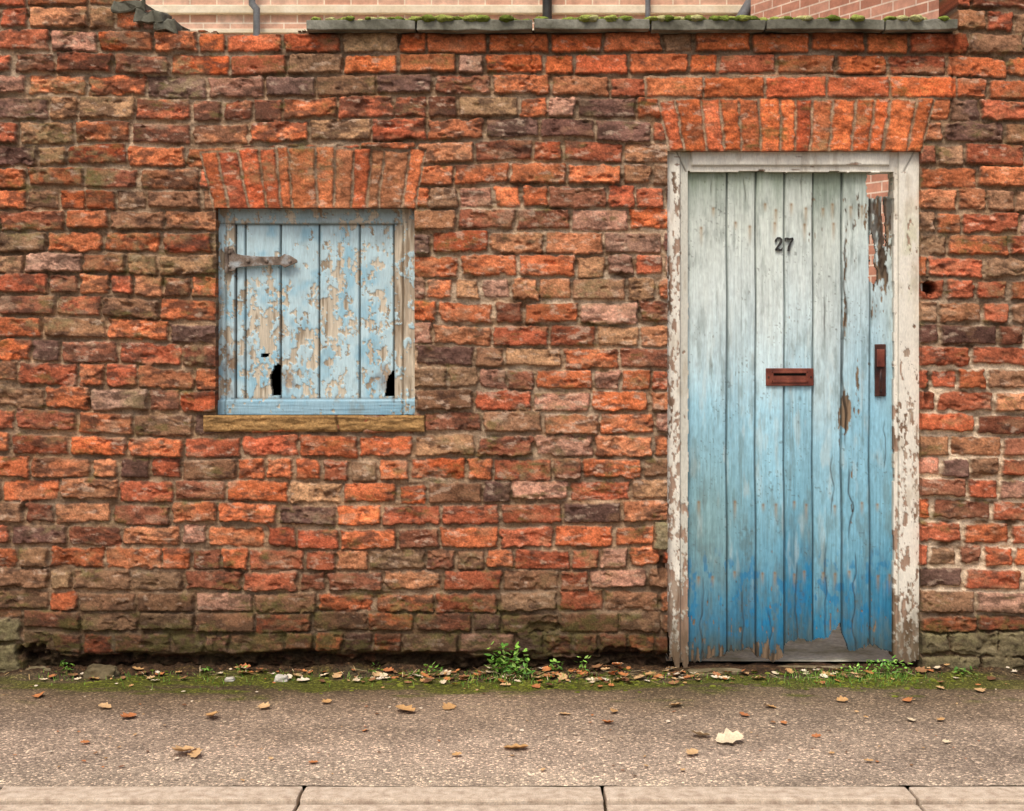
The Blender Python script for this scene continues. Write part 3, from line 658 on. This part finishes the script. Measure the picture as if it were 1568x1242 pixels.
weed(662,1036,30,14,26,.018,1.4); weed(850,1034,26,16,20,.02,1.3); weed(893,1034,18,24,18,.018,1.3)
weed(102,1036,22,16,22,.02,1.3); weed(322,1036,18,10,14,.016,1.3); weed(370,1036,14,12,14,.014,1.3); weed(574,1036,14,16,12,.013,1.3)
weed(1360,1034,66,18,90,.018,1.6); weed(1310,1032,50,8,40,.014,1.6); weed(1480,1038,40,8,26,.018); weed(640,1040,40,5,18,.016,.9); weed(895,1004,16,6,10,.014)
gb=Batch()
for i in range(1100):
    px=random.choice([random.gauss(1350,35),random.gauss(800,60),random.uniform(50,1500),random.uniform(50,1500),random.gauss(1260,30)]); g=G(px,1032+abs(random.gauss(0,9)))
    gb.blade((g[0],g[1],0.004),random.uniform(.006,.024),.0022,random.uniform(-.012,.012),random.uniform(-.012,.006),lin(random.choice(gc),1.0))
gb.make('grass',M_leaf)
mb=Batch()
for i in range(480):
    px=random.choice([random.uniform(60,1500),random.gauss(1330,50),random.gauss(760,120)]); g=G(px,1042+random.gauss(0,7))
    if g[1]>0: continue
    z=float(zf(np.array([[g[0]]]),np.array([[g[1]]]))[0,0])
    mb.lump((g[0],g[1],z),random.uniform(.004,.013),.35,lin(random.choice([(110,118,44),(130,136,56),(90,100,38)])),i*1.7,2)
mb.make('pavement_moss',M_moss)

# ================================================================= BACKGROUND HOUSES
def house_brick(name,c1,c2,cm,rot=0):
    m,nt,b=new_mat(name); L=nt.links;N=nt.nodes
    tc=N.new('ShaderNodeTexCoord')
    sx_=N.new('ShaderNodeSeparateXYZ'); L.new(tc.outputs['Object'],sx_.inputs[0])
    ad=N.new('ShaderNodeMath'); L.new(sx_.outputs[0],ad.inputs[0]); L.new(sx_.outputs[1],ad.inputs[1])
    cb=N.new('ShaderNodeCombineXYZ'); L.new(ad.outputs[0],cb.inputs[0]); L.new(sx_.outputs[2],cb.inputs[1])
    br=N.new('ShaderNodeTexBrick'); br.inputs['Scale'].default_value=1; br.inputs['Brick Width'].default_value=.225; br.inputs['Row Height'].default_value=.075; br.inputs['Mortar Size'].default_value=.006
    br.inputs['Color1'].default_value=(*lin(c1),1);br.inputs['Color2'].default_value=(*lin(c2),1);br.inputs['Mortar'].default_value=(*lin(cm),1)
    L.new(cb.outputs[0],br.inputs['Vector'])
    no=N.new('ShaderNodeTexNoise'); no.inputs['Scale'].default_value=9; no.inputs['Detail'].default_value=9; no.inputs['Roughness'].default_value=.7; L.new(tc.outputs['Object'],no.inputs['Vector'])
    mr=N.new('ShaderNodeMapRange'); mr.inputs[1].default_value=.3; mr.inputs[2].default_value=.7; mr.inputs[3].default_value=.6; mr.inputs[4].default_value=1.2; L.new(no.outputs[0],mr.inputs[0])
    m2=N.new('ShaderNodeVectorMath'); m2.operation='SCALE'; L.new(br.outputs['Color'],m2.inputs[0]); L.new(mr.outputs[0],m2.inputs['Scale']); L.new(m2.outputs[0],b.inputs['Base Color']); b.inputs['Roughness'].default_value=.9
    return m
M_hb=house_brick('pale_brick',(230,190,166),(208,158,132),(238,220,198)); M_hb2=house_brick('pale_red_brick',(214,158,134),(186,126,102),(232,208,188))  # pale brick lightened further, overexposure and haze painted into the colour
M_band=attr_mat('cream_stone',.9,40,.12,.2,.002,.1,color=[(220,202,172),(240,228,204)])
M_slate=attr_mat('roof_slate',.8,20,.3,.4,.01,.2,color=[(70,70,74),(98,98,102)]); M_glass=attr_mat('window_glass',.1,5,.1,0,.001,.6,color=[(60,70,78),(90,100,108)]); M_wp=attr_mat('white_paint',.5,20,.05,.1,.001,.3,color=[(222,220,212),(232,230,224)])
def house(name,loc,rz,w,dp,hgt,mat,band=True):
    h_=empty(name)
    parts=[]
    parts.append(box('walls',-w/2,w/2,0,dp,0,hgt,mat,None,bev=0))
    if band:
        parts.append(box('string_course',-w/2-.02,w/2+.02,-.04,.1,3.90,3.97,M_band,None,bev=.01))
        parts.append(box('string_course_lower',-w/2-.02,w/2+.02,-.025,.1,3.74,3.775,M_band,None,bev=.005))
    for i in range(int(w//2.4)):
        x=-w/2+1.2+i*2.4
        for zb in (4.5,):
            parts.append(box('window_glass_%d'%i,x-.45,x+.45,-.012,.05,zb,zb+1.4,M_glass,None,bev=0))
            for nm,(a,b_,c_,d_) in {'l':(x-.5,x-.45,zb-.05,zb+1.45),'r':(x+.45,x+.5,zb-.05,zb+1.45),'t':(x-.45,x+.45,zb+1.4,zb+1.45),'m':(x-.45,x+.45,zb+.67,zb+.73)}.items(): parts.append(box('window_frame_%s_%d'%(nm,i),a,b_,-.03,.05,c_,d_,M_wp,None,bev=.003))
            parts.append(box('window_sill_%d'%i,x-.6,x+.6,-.09,.05,zb-.14,zb-.055,M_band,None,bev=.006))
    bm=bmesh.new(); ov=.25; v=[bm.verts.new(p) for p in [(-w/2-ov,-ov,hgt+.004),(w/2+ov,-ov,hgt+.004),(w/2+ov,dp+ov,hgt+.004),(-w/2-ov,dp+ov,hgt+.004),(-w/2-ov,dp/2,hgt+2),(w/2+ov,dp/2,hgt+2)]]
    for f in ((0,1,5,4),(2,3,4,5),(0,4,3),(1,2,5),(3,2,1,0)): bm.faces.new([v[i] for i in f])
    parts.append(mesh_obj('roof',bm,M_slate))
    for p in parts: p.parent=h_
    h_.location=loc; h_.rotation_euler=(0,0,rz); return h_
H1=house('brick_house',(0,6.5,-.02),0,13,6,6.2,M_hb)
ang=math.radians(-62); wl=4.6
cxh=1.95+.5*wl*math.cos(ang); cyh=6.2+.5*wl*math.sin(ang)
H2=house('brick_house',(cxh,cyh,-.02),ang,wl,3,6.2,M_hb2,False)
def hp(px,py,y=6.4): return W(px,py,y)
def wpipe(n,pts,r,mat=M_pipe):
    o=tube(n,[(p[0],p[1]-6.5,p[2]+.02) for p in pts],r,mat,H1)
wpipe('drainpipe',[(*hp(392,60)[:2],0.1),hp(393,14),hp(386,6),(hp(380,0)[0],6.4,5.8)],.03)
wpipe('drainpipe_black',[(*hp(838,60)[:2],0.1),(hp(838,0)[0],6.4,5.8)],.04,M_num)
wpipe('drainpipe_thin',[(*hp(992,60)[:2],0.1),(hp(992,0)[0],6.4,5.8)],.022)
wpipe('waste_pipe',[hp(1122,50),hp(1140,20),hp(1158,-10),(hp(1158,0)[0],6.4,5.8)],.05)

# ================================================================= LIGHT, CAMERA
sc_=bpy.context.scene
w=bpy.data.worlds.new('World'); sc_.world=w; w.use_nodes=True; nt=w.node_tree; bg=nt.nodes['Background']
sky=nt.nodes.new('ShaderNodeTexSky'); sky.sky_type='NISHITA'; sky.sun_disc=False; EL=58;AZ=22
sky.sun_elevation=math.radians(EL); sky.sun_rotation=math.radians(180+AZ); sky.dust_density=6; sky.air_density=.9; sky.ozone_density=.4
nt.links.new(sky.outputs[0],bg.inputs[0]); bg.inputs[1].default_value=.15
sl=bpy.data.lights.new('sun','SUN'); sl.energy=1.5; sl.angle=math.radians(12); sl.color=(1,.965,.9)
so=bpy.data.objects.new('sun',sl); link(so); so.rotation_euler=(math.radians(90-EL),0,math.radians(-AZ)); so.location=(-3,-4,8)
cam=bpy.data.cameras.new('camera'); cam.sensor_width=36; cam.lens=36*D*S/1568.0; cam.shift_y=-(621-HY)/1568.0; cam.clip_end=1000
co=bpy.data.objects.new('camera',cam); link(co); co.location=(0,-D,CAMH); co.rotation_euler=(math.radians(90),0,0); sc_.camera=co
sc_.view_settings.view_transform='Standard'; sc_.view_settings.look='None'; sc_.view_settings.exposure=0
